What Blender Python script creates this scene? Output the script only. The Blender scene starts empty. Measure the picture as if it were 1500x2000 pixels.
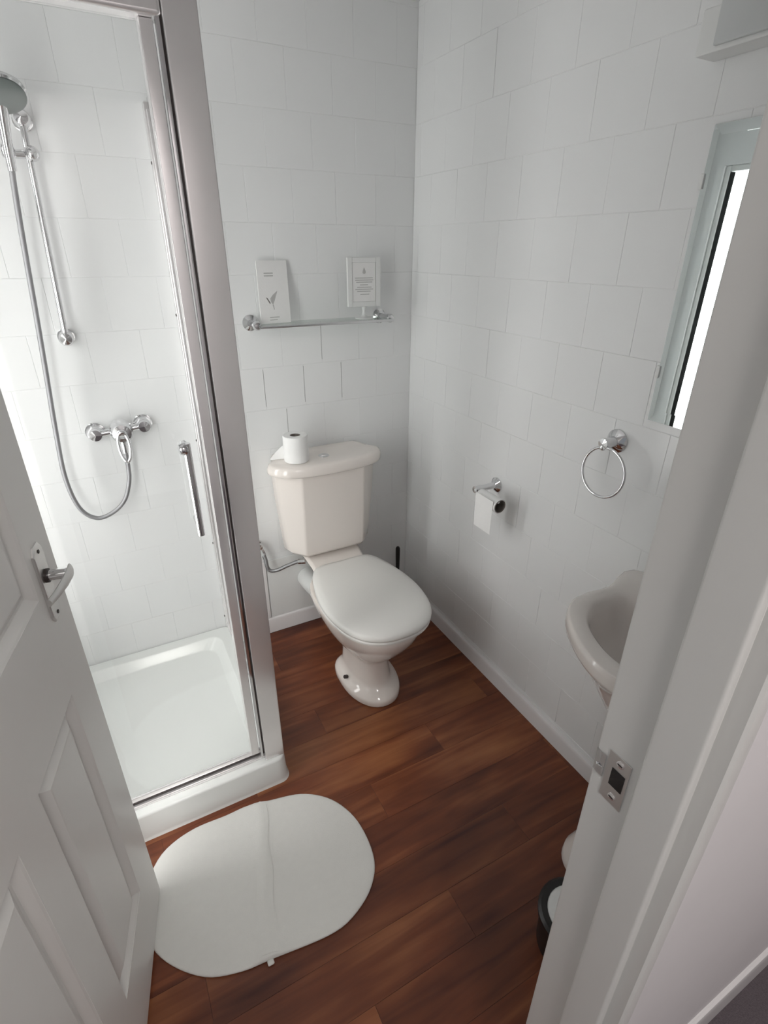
import bpy, bmesh, math, random
from mathutils import Vector, Matrix
random.seed(7)
S = bpy.context.scene
COL = S.collection

# ------------------------------------------------------------------ camera, world, light, exposure
cam_d = bpy.data.cameras.new('camera')
cam_d.sensor_fit = 'VERTICAL'; cam_d.sensor_height = 36.0; cam_d.sensor_width = 27.0
cam_d.lens = 1033.5 / 2000 * 36.0
cam_d.clip_start = 0.01
cam = bpy.data.objects.new('camera', cam_d); COL.objects.link(cam)
yaw, pitch, roll = math.radians(28.03), math.radians(26.35), math.radians(0.2)
fwd0 = Vector((math.sin(yaw), math.cos(yaw), 0)); rgt0 = Vector((math.cos(yaw), -math.sin(yaw), 0)); up0 = Vector((0, 0, 1))
fwd = math.cos(pitch) * fwd0 - math.sin(pitch) * up0
upv = math.sin(pitch) * fwd0 + math.cos(pitch) * up0
rgt = math.cos(roll) * rgt0 + math.sin(roll) * upv
upv = -math.sin(roll) * rgt0 + math.cos(roll) * upv
cam.matrix_world = Matrix(((rgt.x, upv.x, -fwd.x, -1.165), (rgt.y, upv.y, -fwd.y, -1.960), (rgt.z, upv.z, -fwd.z, 1.574), (0, 0, 0, 1)))
S.camera = cam

world = bpy.data.worlds.new('world'); S.world = world; world.use_nodes = True
world.node_tree.nodes['Background'].inputs[0].default_value = (0.9, 0.95, 1.0, 1)
world.node_tree.nodes['Background'].inputs[1].default_value = 0.3

WINDOW_GLOW = 9.0          # daylight on the frosted window pane
def area(name, loc, rot, sx, sy, power, color=(1, 1, 1)):
    l = bpy.data.lights.new(name, 'AREA'); l.shape = 'RECTANGLE'; l.size = sx; l.size_y = sy; l.energy = power; l.color = color
    o = bpy.data.objects.new(name, l); COL.objects.link(o); o.location = loc; o.rotation_euler = rot; return o
area('hall_ceiling_light', (0.25, -2.65, 2.34), (0, 0, 0), 0.5, 0.5, 8.0, (1.0, 0.96, 0.92))
area('landing_fill_light', (-1.15, -2.85, 2.34), (0, 0, 0), 0.5, 0.5, 18.0, (1.0, 0.97, 0.93))  # added unseen fill through the doorway, brightens toilet front, mat and floor
#area('bathroom_ceiling_light', (-0.75, -1.0, 2.28), (0, 0, 0), 0.30, 0.30, 3.0, (1.0, 0.98, 0.95))

vs = S.view_settings
vs.view_transform = 'Standard'; vs.look = 'None'; vs.gamma = 1.0; vs.exposure = -0.22
try: vs.use_curve_mapping = False
except Exception: pass

# ------------------------------------------------------------------ materials
def mat(name, color, rough=0.5, metal=0.0, noise=None, bump=None, spec=None, coat=0.0):
    m = bpy.data.materials.new(name); m.use_nodes = True
    nt = m.node_tree; b = nt.nodes['Principled BSDF']
    b.inputs['Base Color'].default_value = (*color, 1); b.inputs['Roughness'].default_value = rough; b.inputs['Metallic'].default_value = metal
    if spec is not None: b.inputs['Specular IOR Level'].default_value = spec
    if coat: b.inputs['Coat Weight'].default_value = coat; b.inputs['Coat Roughness'].default_value = 0.05
    geo = nt.nodes.new('ShaderNodeNewGeometry')
    if noise:
        sc, amt = noise
        n = nt.nodes.new('ShaderNodeTexNoise'); n.inputs['Scale'].default_value = sc; n.inputs['Detail'].default_value = 3
        nt.links.new(geo.outputs['Position'], n.inputs['Vector'])
        r = nt.nodes.new('ShaderNodeMix'); r.data_type = 'RGBA'
        r.inputs[6].default_value = (*[c * (1 - amt) for c in color], 1); r.inputs[7].default_value = (*[min(1, c * (1 + amt)) for c in color], 1)
        nt.links.new(n.outputs['Fac'], r.inputs[0]); nt.links.new(r.outputs[2], b.inputs['Base Color'])
    if bump:
        sc, st = bump
        n2 = nt.nodes.new('ShaderNodeTexNoise'); n2.inputs['Scale'].default_value = sc; n2.inputs['Detail'].default_value = 2
        nt.links.new(geo.outputs['Position'], n2.inputs['Vector'])
        bp = nt.nodes.new('ShaderNodeBump'); bp.inputs['Strength'].default_value = st; bp.inputs['Distance'].default_value = 0.002
        nt.links.new(n2.outputs['Fac'], bp.inputs['Height']); nt.links.new(bp.outputs[0], b.inputs['Normal'])
    return m

M = {}
M['tile'] = mat('white_painted_tile', (0.80, 0.81, 0.81), 0.16, noise=(5, 0.012), bump=(28, 0.10))
M['grout'] = mat('white_painted_grout', (0.79, 0.80, 0.80), 0.3, noise=(30, 0.02))
M['joint'] = mat('grey_open_joint', (0.30, 0.30, 0.29), 0.8, noise=(40, 0.2))
M['paint'] = mat('white_wall_paint', (0.80, 0.80, 0.80), 0.5, noise=(9, 0.015))
M['hallpaint'] = mat('hall_wall_paint', (0.74, 0.71, 0.72), 0.6, noise=(9, 0.02))
M['satin'] = mat('white_satin_paint', (0.74, 0.73, 0.71), 0.32, noise=(6, 0.015), bump=(60, 0.05))
M['skirt'] = mat('white_gloss_skirting', (0.78, 0.76, 0.76), 0.25, noise=(12, 0.02))
M['ceramic'] = mat('cream_ceramic', (0.81, 0.755, 0.71), 0.10, noise=(4, 0.01), coat=0.3)
M['basin'] = mat('cream_basin_ceramic', (0.82, 0.77, 0.73), 0.12, noise=(4, 0.01), coat=0.3)
M['seat'] = mat('white_seat_plastic', (0.80, 0.79, 0.76), 0.28, noise=(4, 0.01))
M['plastic'] = mat('white_plastic', (0.76, 0.77, 0.76), 0.35, noise=(10, 0.02))
M['acrylic'] = mat('white_acrylic', (0.80, 0.82, 0.80), 0.16, noise=(5, 0.012))
M['chrome'] = mat('polished_chrome', (0.72, 0.72, 0.73), 0.08, 1.0, noise=(20, 0.03))
M['alu'] = mat('polished_aluminium', (0.84, 0.82, 0.82), 0.20, 0.72, noise=(14, 0.03))
M['dark'] = mat('dark_gasket', (0.03, 0.022, 0.02), 0.5, noise=(30, 0.1))
M['black'] = mat('black_plastic', (0.012, 0.012, 0.012), 0.35, noise=(30, 0.1))
M['headface'] = mat('grey_shower_face', (0.13, 0.15, 0.145), 0.35, noise=(60, 0.1))
M['mat'] = mat('white_mat_fabric', (0.74, 0.74, 0.71), 0.9, noise=(60, 0.03), bump=(500, 0.35))
M['paper'] = mat('white_paper', (0.82, 0.82, 0.81), 0.8, noise=(60, 0.015), bump=(180, 0.15))
M['tissue'] = mat('white_tissue', (0.86, 0.86, 0.85), 0.95, noise=(60, 0.015), bump=(260, 0.3))
M['card'] = mat('grey_cardboard', (0.20, 0.18, 0.16), 0.9, noise=(50, 0.1))
M['print'] = mat('grey_print', (0.48, 0.48, 0.47), 0.8, noise=(90, 0.15))
M['printdark'] = mat('dark_print', (0.16, 0.15, 0.14), 0.8, noise=(90, 0.2))
M['carpet'] = mat('grey_carpet', (0.115, 0.095, 0.105), 1.0, noise=(260, 0.45), bump=(420, 1.0))
M['mirror'] = mat('mirror_silver', (0.80, 0.85, 0.85), 0.01, 1.0, noise=(2, 0.005))
M['plate'] = mat('brushed_steel', (0.72, 0.71, 0.70), 0.38, 1.0, noise=(20, 0.04))
M['hose'] = mat('braided_steel', (0.34, 0.34, 0.35), 0.28, 1.0, bump=(900, 0.5))
M['diffuser'] = mat('grey_acrylic_diffuser', (0.60, 0.62, 0.62), 0.4, noise=(10, 0.02))

def glass_mat(name, tint, gloss):
    m = bpy.data.materials.new(name); m.use_nodes = True; nt = m.node_tree; nt.nodes.clear()
    o = nt.nodes.new('ShaderNodeOutputMaterial'); mx = nt.nodes.new('ShaderNodeMixShader')
    tr = nt.nodes.new('ShaderNodeBsdfTransparent'); tr.inputs[0].default_value = (*tint, 1)
    gl = nt.nodes.new('ShaderNodeBsdfGlossy'); gl.inputs['Roughness'].default_value = 0.02
    fr = nt.nodes.new('ShaderNodeFresnel'); ge = nt.nodes.new('ShaderNodeNewGeometry')
    io = nt.nodes.new('ShaderNodeMapRange'); io.inputs[3].default_value = 1.45; io.inputs[4].default_value = 1 / 1.45   # same thin-pane reflection on both faces
    nt.links.new(ge.outputs['Backfacing'], io.inputs[0]); nt.links.new(io.outputs[0], fr.inputs[0])
    ml = nt.nodes.new('ShaderNodeMath'); ml.operation = 'MULTIPLY'; ml.inputs[1].default_value = gloss
    nz = nt.nodes.new('ShaderNodeTexNoise'); nz.inputs['Scale'].default_value = 3.0
    ml2 = nt.nodes.new('ShaderNodeMath'); ml2.operation = 'MULTIPLY_ADD'; ml2.inputs[1].default_value = 0.02; ml2.inputs[2].default_value = 0.01
    nt.links.new(nz.outputs['Fac'], ml2.inputs[0]); nt.links.new(ml2.outputs[0], gl.inputs['Roughness'])
    nt.links.new(fr.outputs[0], ml.inputs[0]); nt.links.new(ml.outputs[0], mx.inputs[0])
    nt.links.new(tr.outputs[0], mx.inputs[1]); nt.links.new(gl.outputs[0], mx.inputs[2]); nt.links.new(mx.outputs[0], o.inputs[0])
    return m
M['glass'] = glass_mat('clear_shower_glass', (0.985, 0.99, 0.988), 0.8)
M['shelfglass'] = glass_mat('clear_shelf_glass', (0.90, 0.94, 0.92), 1.0)

def emit_mat(name, color, strength):
    m = bpy.data.materials.new(name); m.use_nodes = True; nt = m.node_tree; nt.nodes.clear()
    o = nt.nodes.new('ShaderNodeOutputMaterial'); e = nt.nodes.new('ShaderNodeEmission')
    e.inputs[0].default_value = (*color, 1); e.inputs[1].default_value = strength
    nt.links.new(e.outputs[0], o.inputs[0]); return m
M['daylight'] = emit_mat('daylit_frosted_glass', (1.0, 0.99, 0.975), WINDOW_GLOW)

def wood_mat():
    m = bpy.data.materials.new('brown_wood_plank'); m.use_nodes = True; nt = m.node_tree; b = nt.nodes['Principled BSDF']
    N = nt.nodes.new; L = nt.links.new
    geo = N('ShaderNodeNewGeometry'); oi = N('ShaderNodeObjectInfo')
    off = N('ShaderNodeVectorMath'); off.operation = 'MULTIPLY_ADD'
    cmb = N('ShaderNodeCombineXYZ')
    for i in range(3): L(oi.outputs['Random'], cmb.inputs[i])
    L(cmb.outputs[0], off.inputs[0]); off.inputs[1].default_value = (13.0, 7.0, 5.0); L(geo.outputs['Position'], off.inputs[2])
    mp = N('ShaderNodeMapping'); mp.inputs['Scale'].default_value = (2.2, 26.0, 1.0); L(off.outputs[0], mp.inputs['Vector'])
    n1 = N('ShaderNodeTexNoise'); n1.inputs['Scale'].default_value = 1.0; n1.inputs['Detail'].default_value = 5; n1.inputs['Distortion'].default_value = 0.6; L(mp.outputs[0], n1.inputs['Vector'])
    mp2 = N('ShaderNodeMapping'); mp2.inputs['Scale'].default_value = (2.4, 6.5, 1.0); L(off.outputs[0], mp2.inputs['Vector'])
    n2 = N('ShaderNodeTexNoise'); n2.inputs['Scale'].default_value = 1.0; n2.inputs['Detail'].default_value = 3; L(mp2.outputs[0], n2.inputs['Vector'])
    add = N('ShaderNodeMath'); add.operation = 'MULTIPLY_ADD'; add.inputs[1].default_value = 0.45; L(n1.outputs['Fac'], add.inputs[0])
    m2 = N('ShaderNodeMath'); m2.operation = 'MULTIPLY_ADD'; m2.inputs[1].default_value = 0.55; m2.inputs[2].default_value = 0.0; L(n2.outputs['Fac'], m2.inputs[0]); L(m2.outputs[0], add.inputs[2])
    rp = N('ShaderNodeValToRGB'); e = rp.color_ramp.elements
    e[0].position = 0.33; e[0].color = (0.055, 0.010, 0.004, 1); e[1].position = 0.68; e[1].color = (0.310, 0.115, 0.044, 1)
    x = e.new(0.5); x.color = (0.165, 0.044, 0.016, 1)
    L(add.outputs[0], rp.inputs[0])
    hs = N('ShaderNodeHueSaturation'); v = N('ShaderNodeMapRange'); v.inputs[3].default_value = 0.88; v.inputs[4].default_value = 1.15
    L(oi.outputs['Random'], v.inputs[0]); L(v.outputs[0], hs.inputs['Value']); L(rp.outputs[0], hs.inputs['Color']); L(hs.outputs[0], b.inputs['Base Color'])
    b.inputs['Roughness'].default_value = 0.38
    bp = N('ShaderNodeBump'); bp.inputs['Strength'].default_value = 0.12; bp.inputs['Distance'].default_value = 0.001
    L(n1.outputs['Fac'], bp.inputs['Height']); L(bp.outputs[0], b.inputs['Normal'])
    return m
M['wood'] = wood_mat()

# ------------------------------------------------------------------ mesh helpers
def link(name, me, m, parent=None, smooth=None):
    me.materials.clear(); me.materials.append(M[m])
    if smooth:
        for p in me.polygons: p.use_smooth = True
        me.set_sharp_from_angle(angle=math.radians(smooth))
    o = bpy.data.objects.new(name, me); COL.objects.link(o)
    if smooth and smooth <= 50:
        w = o.modifiers.new('weighted_normals', 'WEIGHTED_NORMAL'); w.keep_sharp = True
    if parent: o.parent = parent
    return o
def obj(name, bm, m, parent=None, smooth=None, origin=None):
    bmesh.ops.remove_doubles(bm, verts=bm.verts, dist=1e-6)
    bmesh.ops.recalc_face_normals(bm, faces=bm.faces)
    if origin is not None: bmesh.ops.translate(bm, verts=bm.verts, vec=-Vector(origin))
    me = bpy.data.meshes.new(name); bm.to_mesh(me); bm.free()
    o = link(name, me, m, parent, smooth)
    if origin is not None: o.location = origin
    if parent is not None:
        bpy_parent_fix(o, parent)
    return o
def bpy_parent_fix(o, parent):
    # parts are modelled in world coordinates: undo the parent's own placement
    o.matrix_parent_inverse = world_of(parent).inverted()
def world_of(o):
    m = Matrix.LocRotScale(o.location, o.rotation_euler, o.scale)
    if o.parent: m = world_of(o.parent) @ o.matrix_parent_inverse @ m
    return m
def tag(o, label, cat, group=None):
    o['label'] = label; o['category'] = cat
    if group: o['group'] = group
    return o
def thing(name, label, cat, loc, group=None):
    o = bpy.data.objects.new(name, None); COL.objects.link(o); o.empty_display_size = 0.05; o.location = loc
    return tag(o, label, cat, group)
def struct(o, label):
    o['kind'] = 'structure'; o['label'] = label; return o
def box(bm, x0, x1, y0, y1, z0, z1, bev=0.0, seg=2):
    t = bmesh.new()
    bmesh.ops.create_cube(t, size=1.0)
    bmesh.ops.scale(t, vec=(abs(x1 - x0), abs(y1 - y0), abs(z1 - z0)), verts=t.verts)
    bmesh.ops.translate(t, vec=((x0 + x1) / 2, (y0 + y1) / 2, (z0 + z1) / 2), verts=t.verts)
    if bev: bmesh.ops.bevel(t, geom=t.edges[:], offset=bev, segments=seg, affect='EDGES', profile=0.5, clamp_overlap=True)
    merge(bm, t); return bm
def merge(bm, t, mtx=None):
    if mtx is not None: bmesh.ops.transform(t, matrix=mtx, verts=t.verts)
    me = bpy.data.meshes.new('tmp'); t.to_mesh(me); t.free(); bm.from_mesh(me); bpy.data.meshes.remove(me)
def ring_loft(bm, rings, cap0=True, cap1=True, closed=True):
    vr = [[bm.verts.new(p) for p in r] for r in rings]
    n = len(vr[0])
    for a, b in zip(vr[:-1], vr[1:]):
        for i in range(n if closed else n - 1):
            j = (i + 1) % n
            try: bm.faces.new((a[i], a[j], b[j], b[i]))
            except ValueError: pass
    if cap0: bm.faces.new(vr[0][::-1])
    if cap1: bm.faces.new(vr[-1])
    return bm
def frame_of(d):
    d = Vector(d).normalized(); a = Vector((0, 0, 1)) if abs(d.z) < 0.9 else Vector((1, 0, 0))
    u = d.cross(a).normalized(); return u, d.cross(u).normalized()
def cyl(bm, p0, p1, r0, r1=None, seg=24, bev=0.0):
    r1 = r0 if r1 is None else r1; p0 = Vector(p0); p1 = Vector(p1); d = p1 - p0; L = d.length; dn = d / L; u, v = frame_of(d)
    prof = [(0, r0), (L, r1)] if not bev else [(0, r0 - bev), (bev * .3, r0 - bev * .3), (bev, r0), (L - bev, r1), (L - bev * .3, r1 - bev * .3), (L, r1 - bev)]
    ring_loft(bm, [[p0 + dn * s + (u * math.cos(2 * math.pi * k / seg) + v * math.sin(2 * math.pi * k / seg)) * r for k in range(seg)] for s, r in prof]); return bm
def lathe(bm, prof, p0, axis=(0, 0, 1), seg=32):
    p0 = Vector(p0); dn = Vector(axis).normalized(); u, v = frame_of(dn)
    ring_loft(bm, [[p0 + dn * s + (u * math.cos(2 * math.pi * k / seg) + v * math.sin(2 * math.pi * k / seg)) * max(r, 1e-4) for k in range(seg)] for r, s in prof]); return bm
def spline(pts, n=8):
    P = [Vector(p) for p in pts]; P = [P[0] * 2 - P[1]] + P + [P[-1] * 2 - P[-2]]; out = []
    for i in range(1, len(P) - 2):
        for k in range(n):
            t = k / n; a, b, c, d = P[i - 1], P[i], P[i + 1], P[i + 2]
            out.append(0.5 * ((2 * b) + (c - a) * t + (2 * a - 5 * b + 4 * c - d) * t * t + (3 * b - a - 3 * c + d) * t ** 3))
    out.append(P[-2]); return out
def tube(bm, pts, r, seg=12, n=8, smooth=True, closed=False):
    P = spline(pts, n) if smooth else [Vector(p) for p in pts]
    rings = []; u = None; m = len(P)
    for i, p in enumerate(P):
        d = ((P[(i + 1) % m] - P[i - 1]) if closed else (P[min(i + 1, m - 1)] - P[max(i - 1, 0)])).normalized()
        if u is None: u, _ = frame_of(d)
        u = (u - d * u.dot(d)).normalized(); v = d.cross(u)
        rr = r(i / (m - 1)) if callable(r) else r
        rings.append([p + (u * math.cos(2 * math.pi * k / seg) + v * math.sin(2 * math.pi * k / seg)) * rr for k in range(seg)])
    if closed: rings.append(rings[0]); ring_loft(bm, rings, False, False)
    else: ring_loft(bm, rings)
    return bm
def rrect(x0, x1, y0, y1, r, z, n=6):
    out = []
    for cx, cy, a0 in ((x1 - r, y1 - r, 0), (x0 + r, y1 - r, 90), (x0 + r, y0 + r, 180), (x1 - r, y0 + r, 270)):
        for k in range(n + 1):
            a = math.radians(a0 + 90 * k / n); out.append(Vector((cx + r * math.cos(a), cy + r * math.sin(a), z)))
    return out
def scale_ring(ring, s, c, z):
    return [Vector((c[0] + (p[0] - c[0]) * s[0], c[1] + (p[1] - c[1]) * s[1], z)) for p in ring]
def resample(poly, n):
    P = [Vector((p[0], p[1], 0)) for p in poly]; m = len(P); P4 = []
    for i in range(m):
        a, b, c, d = P[i - 1], P[i], P[(i + 1) % m], P[(i + 2) % m]
        for k in range(10):
            t = k / 10
            P4.append(0.5 * ((2 * b) + (c - a) * t + (2 * a - 5 * b + 4 * c - d) * t * t + (3 * b - a - 3 * c + d) * t ** 3))
    L = [0]
    for i in range(len(P4)): L.append(L[-1] + (P4[(i + 1) % len(P4)] - P4[i]).length)
    out = []; j = 0
    for k in range(n):
        s = L[-1] * k / n
        while L[j + 1] < s: j += 1
        t = (s - L[j]) / max(L[j + 1] - L[j], 1e-9); out.append(P4[j].lerp(P4[(j + 1) % len(P4)], t))
    return out
def B(): return bmesh.new()

# ------------------------------------------------------------------ room dimensions
XL, YF, YH, ZC = -1.62, -1.698, -1.80, 2.298      # left wall, bathroom side of the door wall, hall side, ceiling
XD0, XD1, ZD = -1.472, -0.742, 2.02               # door opening

# ------------------------------------------------------------------ structure
T = 0.157; G = 0.0010; ZA = 1.183; tile_cache = {}
def tile_mesh(w, h, k=0):
    key = (round(w, 4), round(h, 4))
    if key in tile_cache: return tile_cache[key]
    bm = B(); c = 0.0007; d = -0.0008
    def q(e, z): return [bm.verts.new(p) for p in ((-w / 2 + e, -h / 2 + e, z), (w / 2 - e, -h / 2 + e, z), (w / 2 - e, h / 2 - e, z), (-w / 2 + e, h / 2 - e, z))]
    a, b = q(0, d), q(c, 0.0)
    bm.faces.new(b)
    for i in range(4): bm.faces.new((a[i], a[(i + 1) % 4], b[(i + 1) % 4], b[i]))
    me = bpy.data.meshes.new('tile'); bm.to_mesh(me); bm.free(); tile_cache[key] = me; return me
def tile_wall(wall, axis, u_joint, u_min, u_max, z_max):
    """square tiles in running bond; axis 'x' runs along x on the plane y=0, axis 'y' along y on x=0"""
    k0 = -8; z = ZA + k0 * T; row = k0
    while z < z_max - 0.005:
        z0, z1 = max(z, 0.0), min(z + T, z_max)
        u = u_joint + (0.5 * T if row % 2 == 0 else 0.0)
        while u > u_min: u -= T
        while u < u_max - 0.004:
            a, b = max(u, u_min), min(u + T, u_max)
            if b - a > 0.012 and z1 - z0 > 0.012:
                g = G
                me = tile_mesh(b - a - g, z1 - z0 - g)
                o = link('tile', me, 'tile', wall)
                rx, ry = random.gauss(0, 0.0016), random.gauss(0, 0.0016)
                dpt = random.uniform(0, 0.0002)
                cu, cz = (a + b) / 2, (z0 + z1) / 2
                if axis == 'x': R = Matrix(((1, 0, 0, cu), (0, 0, -1, -dpt), (0, 1, 0, cz), (0, 0, 0, 1)))
                else: R = Matrix(((0, 0, -1, -dpt), (-1, 0, 0, cu), (0, 1, 0, cz), (0, 0, 0, 1)))
                o.matrix_world = R @ Matrix.Rotation(rx, 4, 'X') @ Matrix.Rotation(ry, 4, 'Y')
            u += T
        z += T; row += 1
bm = B(); box(bm, XL - 0.1, 0.1, 0.0007, 0.1, 0, ZC)
w_back = struct(obj('wall_back', bm, 'grout'), 'white painted square tiled wall behind the toilet and shower')
tile_wall(w_back, 'x', -0.316, XL, 0.0, ZC)
bm = B(); box(bm, 0.0007, 0.1, YF, 0.0007, 0, ZC)
w_right = struct(obj('wall_right', bm, 'grout'), 'white painted square tiled wall with mirror and towel ring')
tile_wall(w_right, 'y', -0.745, YF, 0.0, ZC)
for jx, r0 in ((-0.316, -1), (-0.473, -1), (-0.630, -1), (-0.3945, 0), (-0.5515, -2)):
    bm = B(); box(bm, jx - 0.0007, jx + 0.0007, -0.0004, 0.0004, ZA + r0 * T + 0.012, ZA + (r0 + 1) * T - 0.006); obj('open_joint', bm, 'joint', w_back)
# left wall with a window behind the open door and a slim one inside the shower
WINS = ((-1.46, -0.79, 0.42, 1.92), (-0.32, -0.12, 0.42, 1.93))
bm = B()
ys = [YF] + [v for w in WINS for v in w[:2]] + [0.0007]
for y0, y1 in zip(ys[0::2], ys[1::2]): box(bm, XL - 0.12, XL, y0, y1, 0, ZC)
for y0, y1, z0, z1 in WINS: box(bm, XL - 0.12, XL, y0, y1, 0, z0); box(bm, XL - 0.12, XL, y0, y1, z1, ZC)
struct(obj('wall_left', bm, 'tile'), 'white wall at the far side of the shower')
for i, (y0, y1, z0, z1) in enumerate(WINS):
    fw = 0.04 if i == 0 else 0.025
    bm = B()
    for a in ((y0, y0 + fw, z0, z1), (y1 - fw, y1, z0, z1), (y0 + fw, y1 - fw, z0, z0 + fw), (y0 + fw, y1 - fw, z1 - fw, z1)): box(bm, XL - 0.09, XL - 0.012, a[0], a[1], a[2], a[3], 0.004)
    win = struct(obj('window_%d' % (i + 1), bm, 'plastic', smooth=30), ('white framed frosted window behind the open door', 'slim frosted window inside the shower seen in the mirror')[i])
    bm = B(); box(bm, XL - 0.062, XL - 0.055, y0 + fw, y1 - fw, z0 + fw, z1 - fw); obj('pane', bm, 'daylight', win)
# wall with the doorway
bm = B()
box(bm, XD1 + 0.03, 0.1, YH, YF, 0, ZC); box(bm, XL - 0.1, XD0 - 0.03, YH, YF, 0, ZC); box(bm, XD0 - 0.03, XD1 + 0.03, YH, YF, ZD + 0.03, ZC)
struct(obj('wall_front', bm, 'hallpaint'), 'plain wall around the bathroom doorway')
bm = B(); box(bm, XL - 0.1, 0.1, YF, 0.1, ZC, ZC + 0.05)
struct(obj('ceiling', bm, 'paint'), 'white ceiling over the bathroom')
# floor base + planks
bm = B(); box(bm, XL, 0.0, YH, 0.0, -0.06, -0.0006)
floor = struct(obj('floor', bm, 'dark'), 'reddish brown wood plank floor')
pl_cache = {}
PW = 0.128; PL = 0.92; y = -0.02; r = 0
while y > YH + 0.001:
    y0 = max(y - PW, YH); x = -2.3 + (0.37 * r * 1.7) % PL
    while x < 0.0:
        a, b = max(x, XL + 0.001), min(x + PL, -0.001)
        if b - a > 0.02:
            key = (round(b - a, 3), round(y - y0, 3))
            if key not in pl_cache:
                t = B(); w, h, c = key[0] - 0.0004, key[1] - 0.0004, 0.0004
                def qq(e, z): return [t.verts.new(p) for p in ((-w / 2 + e, -h / 2 + e, z), (w / 2 - e, -h / 2 + e, z), (w / 2 - e, h / 2 - e, z), (-w / 2 + e, h / 2 - e, z))]
                lo, hi = qq(0, -0.0006), qq(c, 0.0); t.faces.new(hi)
                for i in range(4): t.faces.new((lo[i], lo[(i + 1) % 4], hi[(i + 1) % 4], hi[i]))
                me = bpy.data.meshes.new('plank'); t.to_mesh(me); t.free(); pl_cache[key] = me
            o = link('plank', pl_cache[key], 'wood', floor); o.location = ((a + b) / 2, (y + y0) / 2, 0.0)
        x += PL
    y -= PW; r += 1
# skirting
def skirting(bm, p0, p1, h, d, nrm):
    prof = [(0, 0), (d, 0), (d, h - 0.012), (d * 0.75, h - 0.003), (d * 0.35, h), (0, h)]
    rings = [[Vector(p) + Vector(nrm) * a + Vector((0, 0, z)) for a, z in prof] for p in (p0, p1)]
    ring_loft(bm, rings); return bm
bm = B(); skirting(bm, (-0.885, -0.0002, 0.0), (-0.0002, -0.0002, 0.0), 0.076, 0.017, (0, -1, 0))
struct(obj('baseboard_back', bm, 'skirt', smooth=30), 'white skirting board behind the toilet')
bm = B(); skirting(bm, (-0.0002, -0.018, 0.0), (-0.0002, YF, 0.0), 0.070, 0.017, (-1, 0, 0))
struct(obj('baseboard_right', bm, 'skirt', smooth=30), 'white skirting board along the right wall')

# door lining: head, hinge side, and the lock side with its stop
YS = -1.755                                   # bathroom side of the stop
def lining(name, label, boxes):
    bm = B()
    for a in boxes: box(bm, *a, 0.0035, 3)
    return struct(obj(name, bm, 'satin', smooth=40), label)
jamb = lining('trim_1', 'white painted door jamb with the strike plate', [(XD1, XD1 + 0.03, YH - 0.002, YF + 0.002, 0, ZD + 0.03), (XD1 - 0.012, XD1 + 0.001, YH - 0.003, YS, 0, ZD)])
lining('trim_2', 'white painted hinge side door jamb', [(XD0 - 0.03, XD0, YH - 0.002, YF + 0.002, 0, ZD + 0.03), (XD0 - 0.001, XD0 + 0.012, YH - 0.002, YS, 0, ZD)])
lining('trim_3', 'white painted head of the door frame', [(XD0, XD1, YH - 0.002, YF + 0.002, ZD, ZD + 0.03), (XD0 + 0.012, XD1 - 0.012, YH - 0.002, YS, ZD - 0.012, ZD + 0.001)])
# hall side architrave (stepped moulding) and hall skirting
bm = B()
prof = [(0.003, 0.0), (0.003, 0.019), (0.006, 0.022), (0.020, 0.022), (0.028, 0.019), (0.040, 0.017), (0.056, 0.012), (0.060, 0.008), (0.062, 0.0)]
ring_loft(bm, [[Vector((XD1 + a, YH - d, z)) for a, d in prof] for z in (0.0, ZD + 0.06)])
struct(obj('trim_4', bm, 'satin', smooth=35), 'moulded white architrave on the hall side of the jamb')
bm = B(); skirting(bm, (XD1 + 0.062, YH, 0.0), (0.9, YH, 0.0), 0.095, 0.011, (0, -1, 0))
struct(obj('baseboard_hall', bm, 'skirt', smooth=30), 'white hall skirting board above the grey carpet')
bm = B(); box(bm, -2.6, 0.9, -3.3, YH, -0.06, 0.0)
struct(obj('floor_hall', bm, 'carpet'), 'dark grey carpet in the hall')
bm = B(); box(bm, 0.1, 0.9, YH, YH + 0.1, 0, 2.4); struct(obj('wall_hall_end', bm, 'hallpaint'), 'pale hall wall beside the doorway')
bm = B(); box(bm, -2.6, 0.9, -3.4, -3.3, 0, 2.4); struct(obj('wall_hall_back', bm, 'hallpaint'), 'pale hall wall opposite the doorway')
bm = B(); box(bm, 0.9, 1.0, -3.4, YH + 0.1, 0, 2.4); struct(obj('wall_hall_right', bm, 'hallpaint'), 'pale wall at the end of the hall')
bm = B(); box(bm, -2.7, 1.0, -3.4, YH, 2.4, 2.45); struct(obj('ceiling_hall', bm, 'paint'), 'white hall ceiling')

# strike plate let into the jamb
st = thing('strike_plate', 'chrome strike plate with dark latch hole on the door jamb', 'strike plate', (XD1, -1.732, 1.035))
SX = XD1 - 0.0012; SY, SZ = -1.729, 1.037
bm = B(); box(bm, SX, XD1 - 0.0002, SY - 0.013, SY + 0.016, SZ - 0.040, SZ + 0.034, 0.0004, 1); obj('plate', bm, 'plate', st)
bm = B(); tube(bm, [(SX, SY + 0.019, SZ), (SX - 0.001, SY + 0.026, SZ), (SX + 0.006, SY + 0.031, SZ)], 0.001, 6)
t = B(); pts = [(SY + 0.018, SX - 0.0002), (SY + 0.025, SX - 0.0004), (SY + 0.0315, SX + 0.0004), (SY + 0.034, SX + 0.006)]
ring_loft(t, [[Vector((x + e, y, z)) for (z, e) in ((SZ - 0.014, 0), (SZ + 0.020, 0), (SZ + 0.020, 0.0008), (SZ - 0.014, 0.0008))] for y, x in pts]); merge(bm, t)
obj('lip', bm, 'chrome', st, 30)
bm = B(); box(bm, SX - 0.0006, SX, SY - 0.009, SY + 0.008, SZ - 0.013, SZ + 0.013); obj('latch_hole', bm, 'black', st)
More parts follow.
